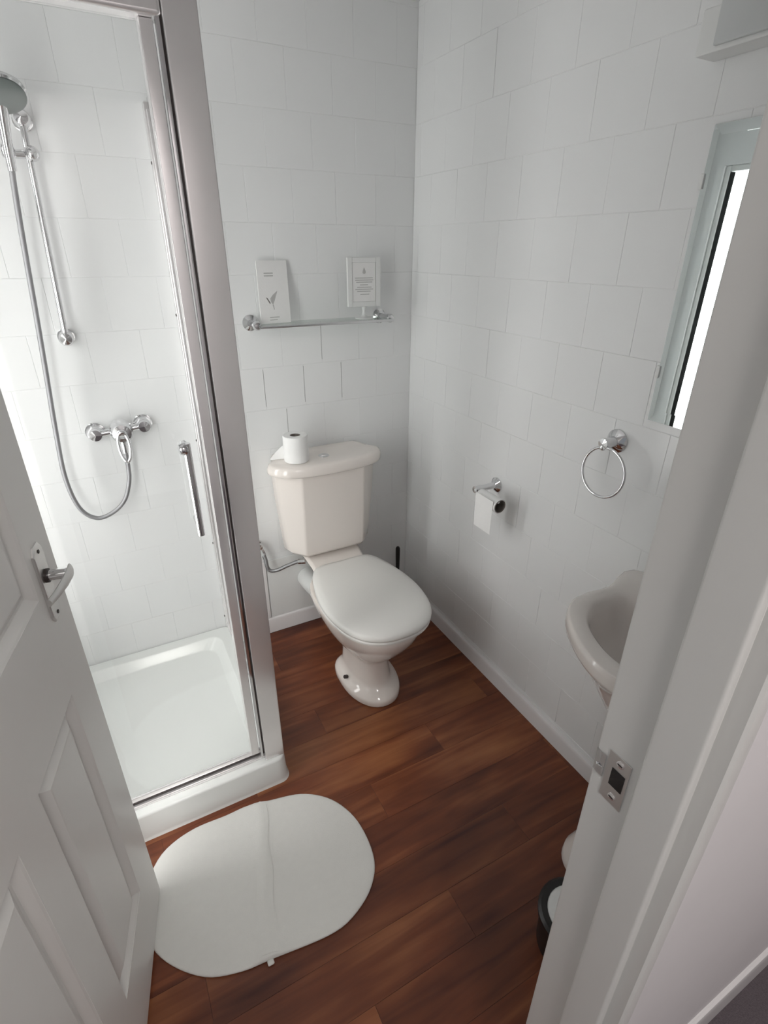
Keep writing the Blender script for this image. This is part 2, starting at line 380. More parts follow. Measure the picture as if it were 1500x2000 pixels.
for dz in (0.025, -0.028):
    bm = B(); lathe(bm, [(0.0, 0), (0.0048, 0.0), (0.0048, 0.0006), (0.003, 0.0012), (0.0, 0.0012)], (SX, SY, SZ + dz), (-1, 0, 0), 14); s_ = obj('screw', bm, 'alu', st, 40)
    bm = B(); box(bm, SX - 0.0018, SX - 0.0011, SY - 0.0030, SY + 0.0030, SZ + dz - 0.0006, SZ + dz + 0.0006); obj('screw_slot', bm, 'dark', s_)

# ------------------------------------------------------------------ the open door
DF = Vector((-1.308, -0.935)); dd = Vector((-0.214, -0.977)).normalized(); DW = 0.738; DH = DF + dd * DW
dr = thing('bathroom_door', 'white panelled door standing open at the left with lever handle', 'door', (DH.x, DH.y, 0.012))
dn2 = Vector((-dd.y, dd.x))                     # face normal towards the room's middle (+x side)
if dn2.x < 0: dn2 = -dn2
def dpt(s, n, z): return Vector((DF.x + dd.x * s + dn2.x * n, DF.y + dd.y * s + dn2.y * n, z))
DM = Matrix(((dd.x, dn2.x, 0, DF.x), (dd.y, dn2.y, 0, DF.y), (0, 0, 1, 0), (0, 0, 0, 1)))   # (s, n, z) -> world
def dbox(bm, s0, s1, n0, n1, z0, z1, bev=0.0):
    t = B(); box(t, s0, s1, n0, n1, z0, z1, bev); merge(bm, t, DM)
SB = [0.0, 0.115, 0.325, 0.415, 0.623, DW]; ZB = [0.012, 0.205, 0.835, 1.045, 1.86, 1.985]
bm = B()
for a, b in ((SB[0], SB[1]), (SB[4], SB[5])): dbox(bm, a, b, -0.036, 0, ZB[0], ZB[5], 0.002)
for z0, z1 in ((ZB[0], ZB[1]), (ZB[2], ZB[3]), (ZB[4], ZB[5])): dbox(bm, SB[1] - 0.001, SB[4] + 0.001, -0.036, -0.0001, z0, z1)
for z0, z1 in ((ZB[1], ZB[2]), (ZB[3], ZB[4])): dbox(bm, SB[2], SB[3], -0.036, -0.0002, z0 - 0.001, z1 + 0.001)
leaf = obj('door_leaf', bm, 'satin', dr, 35)
for s0, s1 in ((SB[1], SB[2]), (SB[3], SB[4])):
    for z0, z1 in ((ZB[1], ZB[2]), (ZB[3], ZB[4])):
        t = B()
        def pr(e, n): return [Vector((s0 + e, n, z0 + e)), Vector((s1 - e, n, z0 + e)), Vector((s1 - e, n, z1 - e)), Vector((s0 + e, n, z1 - e))]
        ring_loft(t, [pr(-0.002, -0.034), pr(-0.001, -0.0005), pr(0.004, -0.003), pr(0.018, -0.013), pr(0.024, -0.013), pr(0.042, -0.004), pr(0.046, -0.0035)], True, True)
        bmesh.ops.transform(t, matrix=DM, verts=t.verts)
        obj('door_panel', t, 'satin', leaf)
# lever handle on its back plate
hs, hz = 0.072, 1.058
bm = B()
t = B(); ol = [(-0.022, -0.062), (-0.012, -0.075), (0.012, -0.075), (0.022, -0.062), (0.022, 0.062), (0.012, 0.075), (-0.012, 0.075), (-0.022, 0.062)]
ring_loft(t, [[Vector((hs + a * k, n, hz - 0.004 + b * k)) for a, b in ol] for n, k in ((0.0002, 1), (0.003, 1), (0.005, 0.93))]); merge(bm, t, DM)
plate = obj('handle_plate', bm, 'plate', dr, 30)
bm = B(); t = B(); cyl(t, (hs, 0.004, hz + 0.010), (hs, 0.039, hz + 0.010), 0.0095, seg=20, bev=0.002); merge(bm, t, DM)
obj('spindle', bm, 'chrome', dr, 40)
bm = B(); t = B(); cyl(t, (hs, 0.0042, hz + 0.010), (hs, 0.010, hz + 0.010), 0.0125, seg=20); merge(bm, t, DM); obj('spindle_collar', bm, 'dark', dr, 40)
bm = B(); t = B()
lv = [(hs - 0.012, 0.041, hz + 0.010, 0.012), (hs, 0.043, hz + 0.011, 0.0125), (hs + 0.03, 0.042, hz + 0.010, 0.0105), (hs + 0.06, 0.036, hz + 0.007, 0.008), (hs + 0.082, 0.029, hz + 0.004, 0.0065)]
ring_loft(t, [[Vector((s, n + 0.0045 * math.cos(k * math.pi / 4), z + h * math.sin(k * math.pi / 4))) for k in range(8)] for s, n, z, h in lv]); merge(bm, t, DM)
obj('lever', bm, 'plate', dr, 50)
bm = B(); t = B(); cyl(t, (hs, 0.0048, hz - 0.034), (hs, 0.0056, hz - 0.034), 0.0045, seg=14); merge(bm, t, DM); obj('keyhole', bm, 'dark', dr)
for dz in (-0.066, 0.058):
    bm = B(); t = B(); cyl(t, (hs, 0.0045, hz + dz), (hs, 0.0062, hz + dz), 0.0035, seg=12); merge(bm, t, DM); obj('screw', bm, 'dark', plate, 40)
for z in (0.25, 1.72):
    bm = B(); t = B(); cyl(t, (DW + 0.006, 0.003, z - 0.04), (DW + 0.006, 0.003, z + 0.04), 0.006, seg=12); merge(bm, t, DM); obj('hinge', bm, 'alu', dr, 40)

# ------------------------------------------------------------------ shower
TX0, TX1, TY0, TY1, TZ = XL + 0.001, -0.885, -0.766, -0.0012, 0.10
bm = B()
ring_loft(bm, [rrect(TX0, TX1 + 0.008, TY0 - 0.008, TY1, 0.012 + 0.02, 0.0), rrect(TX0, TX1 + 0.003, TY0 - 0.003, TY1, 0.03, 0.012), rrect(TX0, TX1, TY0, TY1, 0.03, TZ - 0.008), rrect(TX0 + 0.002, TX1 - 0.003, TY0 + 0.003, TY1 - 0.002, 0.03, TZ - 0.002),
               rrect(TX0 + 0.006, TX1 - 0.008, TY0 + 0.008, TY1 - 0.006, 0.03, TZ), rrect(TX0 + 0.045, TX1 - 0.052, TY0 + 0.052, TY1 - 0.045, 0.05, TZ), rrect(TX0 + 0.05, TX1 - 0.057, TY0 + 0.057, TY1 - 0.05, 0.05, TZ - 0.004),
               rrect(TX0 + 0.072, TX1 - 0.079, TY0 + 0.079, TY1 - 0.072, 0.06, TZ - 0.036), rrect(TX0 + 0.08, TX1 - 0.087, TY0 + 0.087, TY1 - 0.08, 0.06, TZ - 0.039), rrect(TX0 + 0.13, TX1 - 0.137, TY0 + 0.137, TY1 - 0.13, 0.06, TZ - 0.041)], True, True)
tray = tag(obj('shower_tray', bm, 'acrylic', smooth=50, origin=(-1.25, -0.38, 0)), 'white acrylic shower tray with raised rim on the floor', 'shower tray')
bm = B(); lathe(bm, [(0.0, 0), (0.042, 0.0), (0.042, 0.002), (0.03, 0.004), (0.0, 0.0045)], (-1.42, -0.62, TZ - 0.0412), (0, 0, 1), 24); obj('drain', bm, 'chrome', tray, 40)

enc = thing('shower_enclosure', 'clear glass shower enclosure with polished aluminium frame', 'shower enclosure', (-1.25, -0.74, TZ))
ZT = 1.955
bm = B(); box(bm, -0.948, -0.887, -0.752, -0.706, TZ, ZT + 0.03, 0.003); post = obj('corner_post', bm, 'alu', enc, 40)
bm = B(); box(bm, -0.9535, -0.9475, -0.744, -0.712, TZ + 0.03, ZT); obj('door_seal', bm, 'dark', enc)
bm = B(); box(bm, -0.960, -0.9525, -0.7475, -0.738, TZ + 0.012, ZT, 0.001); obj('bead', bm, 'chrome', post, 40)
bm = B(); box(bm, XL + 0.001, -0.948, -0.752, -0.704, 1.925, ZT + 0.03, 0.008, 3); obj('top_rail', bm, 'alu', enc, 40)
bm = B(); box(bm, XL + 0.001, -0.948, -0.738, -0.706, TZ, TZ + 0.010, 0.002); box(bm, XL + 0.001, -0.948, -0.726, -0.718, TZ + 0.008, TZ + 0.034, 0.002); obj('bottom_track', bm, 'alu', enc, 40)
bm = B(); box(bm, XL + 0.001, -0.960, -0.7275, -0.7258, TZ + 0.0105, TZ + 0.018); obj('track_seal', bm, 'dark', enc)
# side panel
bm = B(); box(bm, -0.893, -0.888, -0.706, -0.030, TZ + 0.012, ZT - 0.005); obj('side_glass', bm, 'glass', enc)
bm = B(); box(bm, -0.903, -0.873, -0.026, -0.0005, TZ, ZT - 0.01, 0.003); box(bm, -0.899, -0.880, -0.046, -0.024, TZ, ZT - 0.03, 0.003); wp = obj('wall_profile', bm, 'alu', enc, 40)
for z in (0.16, 0.52, 0.95, 1.38, 1.80):
    bm = B(); cyl(bm, (-0.9028, -0.013, z), (-0.905, -0.013, z), 0.004, seg=12); obj('screw', bm, 'dark', wp)
bm = B(); box(bm, -0.900, -0.882, -0.706, -0.030, TZ, TZ + 0.016, 0.002); obj('side_channel', bm, 'alu', enc, 40)
# front door
bm = B(); box(bm, -1.600, -0.985, -0.722, -0.717, TZ + 0.034, 1.925); fd = obj('shower_door', bm, 'glass', enc)
bm = B(); box(bm, -0.986, -0.962, -0.738, -0.708, TZ + 0.030, 1.925, 0.003); obj('door_stile', bm, 'alu', fd, 40)
bm = B()
tube(bm, [(-1.028, -0.772, 0.960), (-1.028, -0.772, 1.190)], 0.0085, 16, smooth=False)
for z in (0.985, 1.175): cyl(bm, (-1.028, -0.7222, z), (-1.028, -0.773, z), 0.0075, seg=14)
hd = obj('door_handle', bm, 'chrome', fd, 40)
bm = B(); lathe(bm, [(0.0, 0), (0.012, 0), (0.014, 0.004), (0.014, 0.010), (0.011, 0.015), (0.0, 0.016)], (-1.029, -0.770, 1.178), (-1, -0.25, 0), 28); obj('handle_knob', bm, 'chrome', fd, 40)

# shower mixer
mx = thing('shower_mixer', 'chrome lever shower mixer on the tiled shower wall', 'shower mixer', (-1.14, 0, 1.03))
bm = B(); lathe(bm, [(0.0, 0), (0.026, 0), (0.034, 0.006), (0.036, 0.03), (0.034, 0.062), (0.028, 0.074), (0.0, 0.08)], (-1.140, -0.022, 1.034), (0, -1, 0), 32)
cyl(bm, (-1.218, -0.040, 1.026), (-1.070, -0.040, 1.036), 0.0125, seg=20); obj('valve_body', bm, 'chrome', mx, 40)
for x, z in ((-1.218, 1.026), (-1.068, 1.036)):
    bm = B(); lathe(bm, [(0.0, 0), (0.030, 0), (0.030, 0.004), (0.022, 0.012), (0.016, 0.026), (0.019, 0.030), (0.021, 0.045), (0.018, 0.054), (0.0, 0.056)], (x, 0, z), (0, -1, 0), 28); obj('wall_union', bm, 'chrome', mx, 40)
bm = B()   # loop lever
lp = []
for k in range(24):
    a = 2 * math.pi * k / 24; lp.append(Vector((-1.142 + 0.0165 * math.sin(a) * (1 + 0.12 * math.cos(a)), -0.112 + 0.012 * math.cos(a), 0.993 + 0.046 * math.cos(a))))
tube(bm, lp, 0.0055, 10, smooth=False, closed=True)
cyl(bm, (-1.141, -0.095, 1.034), (-1.141, -0.106, 1.030), 0.017, 0.014, 20, 0.003); obj('lever', bm, 'chrome', mx, 60)
bm = B(); cyl(bm, (-1.142, -0.050, 1.005), (-1.142, -0.050, 0.955), 0.011, 0.009, 16); obj('outlet', bm, 'chrome', mx, 40)
# hose
bm = B(); tube(bm, [(-1.142, -0.050, 0.955), (-1.144, -0.05, 0.90), (-1.152, -0.055, 0.850), (-1.178, -0.06, 0.790), (-1.222, -0.06, 0.752), (-1.275, -0.06, 0.742), (-1.318, -0.06, 0.790), (-1.334, -0.06, 0.90), (-1.325, -0.06, 1.05), (-1.306, -0.06, 1.25), (-1.290, -0.065, 1.42), (-1.276, -0.07, 1.58), (-1.264, -0.075, 1.70), (-1.256, -0.08, 1.765)], 0.0072, 12, 8)
tag(obj('shower_hose', bm, 'hose', smooth=60, origin=(-1.142, -0.05, 0.955)), 'silver metal shower hose looping below the mixer', 'hose')
# riser rail and handset
rr = thing('shower_riser', 'chrome shower riser rail with slider on the shower wall', 'shower rail', (-1.225, 0, 1.33))
bm = B(); cyl(bm, (-1.232, -0.05, 1.325), (-1.207, -0.05, 1.90), 0.0085, seg=18); obj('rail', bm, 'chrome', rr, 40)
for x, z in ((-1.232, 1.332), (-1.208, 1.875)):
    bm = B(); lathe(bm, [(0.0, 0), (0.024, 0), (0.024, 0.004), (0.014, 0.012), (0.013, 0.03), (0.019, 0.040), (0.021, 0.052), (0.016, 0.065), (0.0, 0.070)], (x, 0, z), (0, -1, 0), 24); obj('bracket', bm, 'chrome', rr, 50)
bm = B(); cyl(bm, (-1.194, -0.052, 1.797), (-1.262, -0.062, 1.793), 0.010, seg=18)
lathe(bm, [(0.0, 0), (0.015, 0.0), (0.018, 0.006), (0.018, 0.018), (0.012, 0.026), (0.0, 0.028)], (-1.208, -0.048, 1.797), (0.35, -1, 0), 20)
lathe(bm, [(0.0, 0), (0.014, 0.0), (0.017, 0.005), (0.017, 0.02), (0.012, 0.03), (0.0, 0.032)], (-1.256, -0.062, 1.785), (0, -0.35, 1), 20); obj('slider', bm, 'chrome', rr, 50)
hs_ = thing('hand_shower', 'round grey faced shower head hanging in the rail slider', 'shower head', (-1.256, -0.075, 1.77))
HC = Vector((-1.238, -0.150, 1.905)); HN = Vector((0.10, -0.48, -0.85)).normalized()
bm = B(); lathe(bm, [(0.0, -0.030), (0.020, -0.030), (0.045, -0.018), (0.058, -0.004), (0.060, 0.004), (0.056, 0.008), (0.052, 0.008), (0.0, 0.0075)], HC, HN, 36); head = obj('head_shell', bm, 'chrome', hs_, 40)
bm = B(); lathe(bm, [(0.0, 0.0078), (0.0545, 0.0078), (0.0545, 0.0095), (0.046, 0.0125), (0.0, 0.0135)], HC, HN, 36); obj('spray_face', bm, 'headface', head, 40)
bm = B(); tube(bm, [(-1.256, -0.078, 1.755), (-1.253, -0.088, 1.80), (-1.248, -0.105, 1.845), (-1.243, -0.122, 1.885), (HC - HN * 0.016)[:]], lambda t: 0.0105 + 0.006 * t, 14, 6); obj('handset_grip', bm, 'chrome', hs_, 60)

# ------------------------------------------------------------------ toilet
CX = -0.449
to = thing('toilet', 'cream close coupled toilet with closed white seat', 'toilet', (CX, -0.4, 0))
def sec(hw, yb, yf, z, n=40, pb=3.2, pf=2.1):
    yc = yb + (yf - yb) * 0.45; out = []
    for k in range(n):
        a = 2 * math.pi * k / n; c, s = math.cos(a), math.sin(a)
        p = pf if s < 0 else pb
        x = hw * math.copysign(abs(c) ** (2 / p), c); ry = (yc - yf) if s < 0 else (yb - yc)
        out.append(Vector((CX + x, yc + ry * math.copysign(abs(s) ** (2 / p), s), z)))
    return out
bm = B()
ring_loft(bm, [sec(.108, -.330, -.645, 0), sec(.112, -.327, -.650, .006), sec(.112, -.327, -.650, .022), sec(.108, -.330, -.645, .032), sec(.094, -.338, -.630, .045), sec(.083, -.345, -.612, .056), sec(.077, -.350, -.600, .075), sec(.074, -.350, -.592, .12), sec(.074, -.345, -.590, .160), sec(.080, -.330, -.595, .178),
               sec(.100, -.300, -.625, .205), sec(.126, -.27, -.663, .245), sec(.150, -.25, -.70, .290), sec(.168, -.235, -.733, .335), sec(.178, -.228, -.750, .370), sec(.181, -.226, -.755, .388), sec(.178, -.228, -.752, .398), sec(.168, -.238, -.742, .400)])
# back ledge that carries the cistern
led = []
for y_, hw, zt, zb in ((-0.032, .128, .446, .40), (-0.05, .13, .448, .385), (-0.15, .122, .440, .37), (-0.21, .116, .425, .34), (-0.30, .118, .4005, .29)):
    led.append([Vector((CX + a * hw, y_, z)) for a, z in ((-.62, zb - .01), (-1, zt - .012), (-.94, zt - .002), (-.88, zt), (.88, zt), (.94, zt - .002), (1, zt - .012), (.62, zb - .01))])
t = B(); ring_loft(t, led); merge(bm, t)
pan = obj('toilet_pan', bm, 'ceramic', to, 50)
for sx in (-1,):
    bm = B(); cyl(bm, (CX + sx * .0935, -0.480, 0.050), (CX + sx * .104, -0.484, 0.056), 0.0075, seg=14); obj('bolt_hole', bm, 'dark', pan)
seat_o = [(0.0, -.245), (.07, -.243), (.115, -.252), (.140, -.285), (.160, -.34), (.178, -.42), (.187, -.50), (.184, -.58), (.165, -.665), (.125, -.728), (.065, -.763), (0, -.771)]
seat_o = resample([(CX + x, y) for x, y in seat_o] + [(CX - x, y) for x, y in seat_o[-2:0:-1]], 64)
sc_ = (CX, -0.50)
bm = B(); ring_loft(bm, [scale_ring(seat_o, (.955, .96), sc_, .4015), scale_ring(seat_o, (.985, .985), sc_, .405), scale_ring(seat_o, (.99, .99), sc_, .412), scale_ring(seat_o, (.975, .978), sc_, .4165)]); obj('seat_ring', bm, 'seat', to, 40)
bm = B(); ring_loft(bm, [scale_ring(seat_o, (.975, .98), sc_, .4185), scale_ring(seat_o, (.996, .997), sc_, .4215), scale_ring(seat_o, (1, 1), sc_, .428), scale_ring(seat_o, (.99, .992), sc_, .436), scale_ring(seat_o, (.95, .96), sc_, .4435), scale_ring(seat_o, (.85, .88), sc_, .4485), scale_ring(seat_o, (.6, .65), sc_, .4515), scale_ring(seat_o, (.25, .3), sc_, .4525)]); obj('seat_lid', bm, 'seat', to, 60)
# cistern
def oct_(hw, yc_, fw, yf, z, yb=-0.004): return [Vector((CX + x, y, z)) for x, y in ((-hw + .03, yb), (-hw, yc_), (-hw + (hw - fw) * .25, yc_ + (yf - yc_) * .45), (-fw, yf + .006), (-fw + .012, yf), (fw - .012, yf), (fw, yf + .006), (hw - (hw - fw) * .25, yc_ + (yf - yc_) * .45), (hw, yc_), (hw - .03, yb))]
bm = B(); ring_loft(bm, [oct_(.145, -.085, .110, -.165, .449), oct_(.178, -.092, .128, -.186, .455), oct_(.188, -.093, .132, -.192, .468), oct_(.194, -.096, .133, -.194, .52), oct_(.211, -.104, .134, -.204, .70), oct_(.217, -.106, .135, -.208, .816)])
obj('cistern', bm, 'ceramic', to, 50)
lo_ = [(0, -.232), (.08, -.229), (.145, -.218), (.185, -.203), (.212, -.180), (.232, -.150), (.237, -.125), (.226, -.100), (.208, -.078), (.200, -.050), (.192, -.022), (.178, -.006), (.10, -.004), (0, -.004)]
lo_ = resample([(CX + x, y) for x, y in lo_] + [(CX - x, y) for x, y in lo_[-2:0:-1]], 72)
lc = (CX, -0.11)
bm = B(); ring_loft(bm, [scale_ring(lo_, (.95, .93), lc, .8145), scale_ring(lo_, (.975, .965), lc, .8145), scale_ring(lo_, (.995, .99), lc, .818), scale_ring(lo_, (1, 1), lc, .826), scale_ring(lo_, (.995, .99), lc, .838), scale_ring(lo_, (.975, .955), lc, .849), scale_ring(lo_, (.94, .90), lc, .8545), scale_ring(lo_, (.85, .8), lc, .8575), scale_ring(lo_, (.5, .4), lc, .8585)])
lid = obj('cistern_lid', bm, 'ceramic', to, 50)
bm = B(); lathe(bm, [(0.0, 0), (0.021, 0), (0.021, 0.003), (0.0185, 0.0045), (0.017, 0.0038), (0.0, 0.0038)], (-0.463, -0.142, .8575), (0, 0, 1), 28); bt = obj('flush_button', bm, 'chrome', lid, 30)
bm = B(); lathe(bm, [(0.0, 0), (0.009, 0), (0.009, 0.0025), (0.006, 0.004), (0.0, 0.004)], (-0.467, -0.147, .8610), (0, 0, 1), 18); obj('half_flush', bm, 'alu', bt, 30)
# waste pipe from the pan to the wall
bm = B(); tube(bm, [(-0.470, -0.27, 0.245), (-0.490, -0.205, 0.246), (-0.507, -0.14, 0.246), (-0.518, -0.08, 0.246), (-0.522, -0.010, 0.246)], 0.046, 24, 6); lathe(bm, [(0.046, 0), (0.052, 0.002), (0.052, 0.03), (0.046, 0.034)], (-0.502, -0.165, 0.246), (-0.2, 0.97, 0), 24)
obj('waste_pipe', bm, 'plastic', to, 50)

# access panel behind the toilet
bm = B(); box(bm, -0.700, -0.30, -0.0085, -0.0008, 0.077, 0.372, 0.002)
ap = tag(obj('access_panel', bm, 'plastic', origin=(-0.5, 0, 0.077)), 'flat white boxing panel low on the wall beside the toilet pan', 'panel')
bm = B(); box(bm, -0.722, -0.703, -0.012, -0.0008, 0.077, 0.372, 0.003); obj('edge_trim', bm, 'skirt', ap, 40)

# water supply valve and hose
ws = thing('supply_hose', 'braided steel water hose with chrome valve left of the toilet', 'hose', (-0.728, 0, 0.465))
bm = B(); lathe(bm, [(0.0, 0), (0.016, 0.0), (0.016, 0.004), (0.008, 0.008), (0.008, 0.03), (0.012, 0.032), (0.012, 0.05), (0.0, 0.051)], (-0.728, 0, 0.470), (0, -1, 0), 16)
cyl(bm, (-0.728, -0.035, 0.470), (-0.714, -0.045, 0.430), 0.011, 0.0105, 6); obj('isolation_valve', bm, 'chrome', ws, 40)
bm = B(); tube(bm, [(-0.715, -0.045, 0.432), (-0.710, -0.052, 0.405), (-0.708, -0.056, 0.375), (-0.697, -0.060, 0.356), (-0.670, -0.07, 0.356), (-0.63, -0.09, 0.378), (-0.595, -0.115, 0.400), (-0.577, -0.13, 0.404)], 0.0080, 10, 6); obj('braided_tube', bm, 'hose', ws, 60)
bm = B(); cyl(bm, (-0.590, -0.118, 0.402), (-0.566, -0.138, 0.408), 0.0105, seg=6); obj('hose_nut', bm, 'chrome', ws, 40)

# toilet brush
tb = thing('toilet_brush', 'toilet brush with thin black handle behind the toilet', 'brush', (-0.112, -0.12, 0))
bm = B(); lathe(bm, [(0.0, 0), (0.048, 0), (0.050, 0.006), (0.045, 0.12), (0.047, 0.126), (0.041, 0.126), (0.041, 0.03), (0.0, 0.03)], (-0.112, -0.12, 0), (0, 0, 1), 28); obj('brush_pot', bm, 'plastic', tb, 40)
bm = B(); lathe(bm, [(0.0, 0.033), (0.006, 0.033), (0.006, 0.20), (0.0085, 0.21), (0.0105, 0.30), (0.0105, 0.338), (0.006, 0.346), (0.0, 0.347)], (-0.112, -0.12, 0), (0, 0, 1), 16); obj('brush_handle', bm, 'black', tb, 40)

# ------------------------------------------------------------------ toilet roll on the cistern
RZ = 0.8590; RC = (-0.572, -0.142)
tr_ = thing('toilet_roll', 'white toilet roll standing on the cistern lid with loose sheet', 'toilet roll', (RC[0], RC[1], RZ))
bm = B(); lathe(bm, [(0.020, 0), (0.044, 0), (0.0465, 0.003), (0.0465, 0.097), (0.044, 0.1), (0.020, 0.1), (0.019, 0.098), (0.019, 0.002), (0.020, 0)], (RC[0], RC[1], RZ), (0, 0, 1), 40)
bmesh.ops.delete(bm, geom=[f for f in bm.faces if len(f.verts) > 4], context='FACES'); obj('paper_roll', bm, 'tissue', tr_, 40)
bm = B(); lathe(bm, [(0.019, 0.001), (0.0192, 0.099), (0.0176, 0.099), (0.0174, 0.001), (0.019, 0.001)], (RC[0], RC[1], RZ), (0, 0, 1), 32)
bmesh.ops.delete(bm, geom=[f for f in bm.faces if len(f.verts) > 4], context='FACES'); obj('core_tube', bm, 'card', tr_, 40)
bm = B()
sheet = []
for k in range(9):
    u = k / 8; ang = u * 1.0
    x = RC[0] - 0.036 - 0.050 * u; y_ = RC[1] + 0.030 + 0.02 * u - 0.01 * u * u
    sheet.append([Vector((x, y_, RZ + 0.001 + 0.001 * u)), Vector((x - 0.004, y_ + 0.004, RZ + 0.050 * (1 - u) ** 0.9 + 0.004)), Vector((x - 0.004, y_ + 0.0048, RZ + 0.050 * (1 - u) ** 0.9 + 0.004)), Vector((x, y_ + 0.0008, RZ + 0.001 + 0.001 * u))])
ring_loft(bm, sheet); obj('loose_sheet', bm, 'tissue', tr_, 40)

# ------------------------------------------------------------------ glass shelf with its things
SZ_ = 1.340
sh = thing('glass_shelf', 'small glass shelf on chrome brackets above the toilet', 'shelf', (-0.405, 0, SZ_))
bm = B(); box(bm, -0.655, -0.153, -0.128, -0.012, SZ_ - 0.003, SZ_ + 0.003, 0.001); obj('glass_plate', bm, 'shelfglass', sh)
bm = B(); tube(bm, [(-0.658, -0.128, SZ_ - 0.001), (-0.150, -0.128, SZ_ - 0.001)], 0.0045, 10, smooth=False); obj('front_bar', bm, 'chrome', sh, 40)
for x in (-0.660, -0.148):
    bm = B(); lathe(bm, [(0.0, 0), (0.027, 0), (0.027, 0.004), (0.020, 0.010), (0.0125, 0.016), (0.0115, 0.04), (0.0115, 0.075), (0.0150, 0.082), (0.0155, 0.096), (0.011, 0.104), (0.0, 0.106)], (x, 0, SZ_ + 0.002), (0, -1, 0), 28); obj('bracket', bm, 'chrome', sh, 40)
# leaflet leaning on the wall
lf = thing('leaflet', 'tall white leaflet with faint bird print leaning on the shelf', 'leaflet', (-0.587, -0.06, SZ_ + 0.003))
A = Vector((-0.640, -0.072, SZ_ + 0.0036)); Bv = Vector((-0.530, -0.060, SZ_ + 0.0036)); upd = Vector((0.014, 0.052, 0.196))
def leaf_box(bm, u0, u1, v0, v1, n0, n1):
    e = (Bv - A); nn = e.cross(upd).normalized(); nn = nn if nn.y < 0 else -nn
    P = lambda u, v, n: A + e * u + upd * v + nn * n
    ring_loft(bm, [[P(u0, v0, n), P(u1, v0, n), P(u1, v1, n), P(u0, v1, n)] for n in (n0, n1)])
bm = B(); leaf_box(bm, 0, 1, 0, 1, 0, 0.004); obj('leaflet_body', bm, 'paper', lf)
bm = B()
for v in (0.79, 0.75): leaf_box(bm, 0.22, 0.52, v, v + 0.02, 0.004, 0.0043)
leaf_box(bm, 0.3, 0.62, 0.09, 0.105, 0.004, 0.0043); leaf_box(bm, 0.3, 0.55, 0.05, 0.06, 0.004, 0.0043)
obj('printed_lines', bm, 'print', lf)['kind'] = 'stuff'
bm = B()
e = (Bv - A); nn = e.cross(upd).normalized(); nn = nn if nn.y < 0 else -nn
def flat(poly, n):
    vs_ = [bm.verts.new(A + e * u + upd * v + nn * n) for u, v in poly]; bm.faces.new(vs_)
flat([(0.36, 0.40), (0.46, 0.46), (0.62, 0.52), (0.56, 0.44), (0.50, 0.36), (0.44, 0.30), (0.38, 0.34)], 0.0044)
flat([(0.42, 0.30), (0.46, 0.22), (0.48, 0.22), (0.46, 0.30)], 0.0044)
obj('printed_bird', bm, 'print', lf)
bm = B(); flat([(0.22, 0.42), (0.27, 0.41), (0.36, 0.33), (0.34, 0.31)], 0.0046); obj('printed_beak', bm, 'printdark', lf)
# notice stand
nf = thing('notice_stand', 'small white framed notice on a stem standing on the shelf', 'notice', (-0.237, -0.06, SZ_ + 0.003))
NX0, NX1, NZ0, NZ1, NY = -0.305, -0.176, 1.386, 1.548, -0.062
bm = B(); box(bm, NX0, NX1, NY, NY + 0.008, NZ0, NZ1, 0.001)
nb = obj('notice_back', bm, 'plastic', nf, 40)
bm = B()
for a in ((NX0 - .002, NX0 + 0.017, NZ0 - .002, NZ1 + .002), (NX1 - 0.017, NX1 + .002, NZ0 - .002, NZ1 + .002), (NX0 + 0.017, NX1 - 0.017, NZ0 - .002, NZ0 + 0.016), (NX0 + 0.017, NX1 - 0.017, NZ1 - 0.015, NZ1 + .002)): box(bm, a[0], a[1], NY - 0.003, NY + 0.007, a[2], a[3], 0.0015)
obj('notice_frame', bm, 'plastic', nf, 40)
bm = B(); box(bm, NX0 + 0.018, NX1 - 0.018, NY - 0.0010, NY - 0.0002, NZ0 + 0.017, NZ1 - 0.016); obj('notice_sheet', bm, 'paper', nf)
bm = B(); cx = (NX0 + NX1) / 2; v0 = []
for k in range(18):
    a = 2 * math.pi * k / 18; r_ = 0.0068; x = cx + r_ * math.sin(a) * (1 if math.cos(a) < 0 else (1 - math.cos(a)) ** .8); z = NZ1 - 0.046 + r_ * math.cos(a) * (1 if math.cos(a) < 0 else 2.4); v0.append(bm.verts.new((x, NY - 0.0013, z)))
bm.faces.new(v0); obj('printed_drop', bm, 'print', nf)
bm = B()
for i, (w, dz) in enumerate(((.070, .066), (.074, .073), (.066, .080), (.030, .089), (.060, .097), (.072, .104), (.052, .111), (.040, .121))): box(bm, cx - w / 2 + random.uniform(-.004, .004), cx + w / 2, NY - 0.0014, NY - 0.0011, NZ1 - dz - .0014, NZ1 - dz + .0014)
obj('printed_lines', bm, 'print', nf)['kind'] = 'stuff'
bm = B(); lathe(bm, [(0.0, 0), (0.034, 0), (0.034, 0.002), (0.016, 0.005), (0.008, 0.012), (0.0055, 0.022), (0.006, 0.030), (0.010, 0.042), (0.0, 0.043)], (cx, NY + 0.004, SZ_ + 0.0032), (0, 0, 1), 24); obj('stem_base', bm, 'plastic', nf, 50)

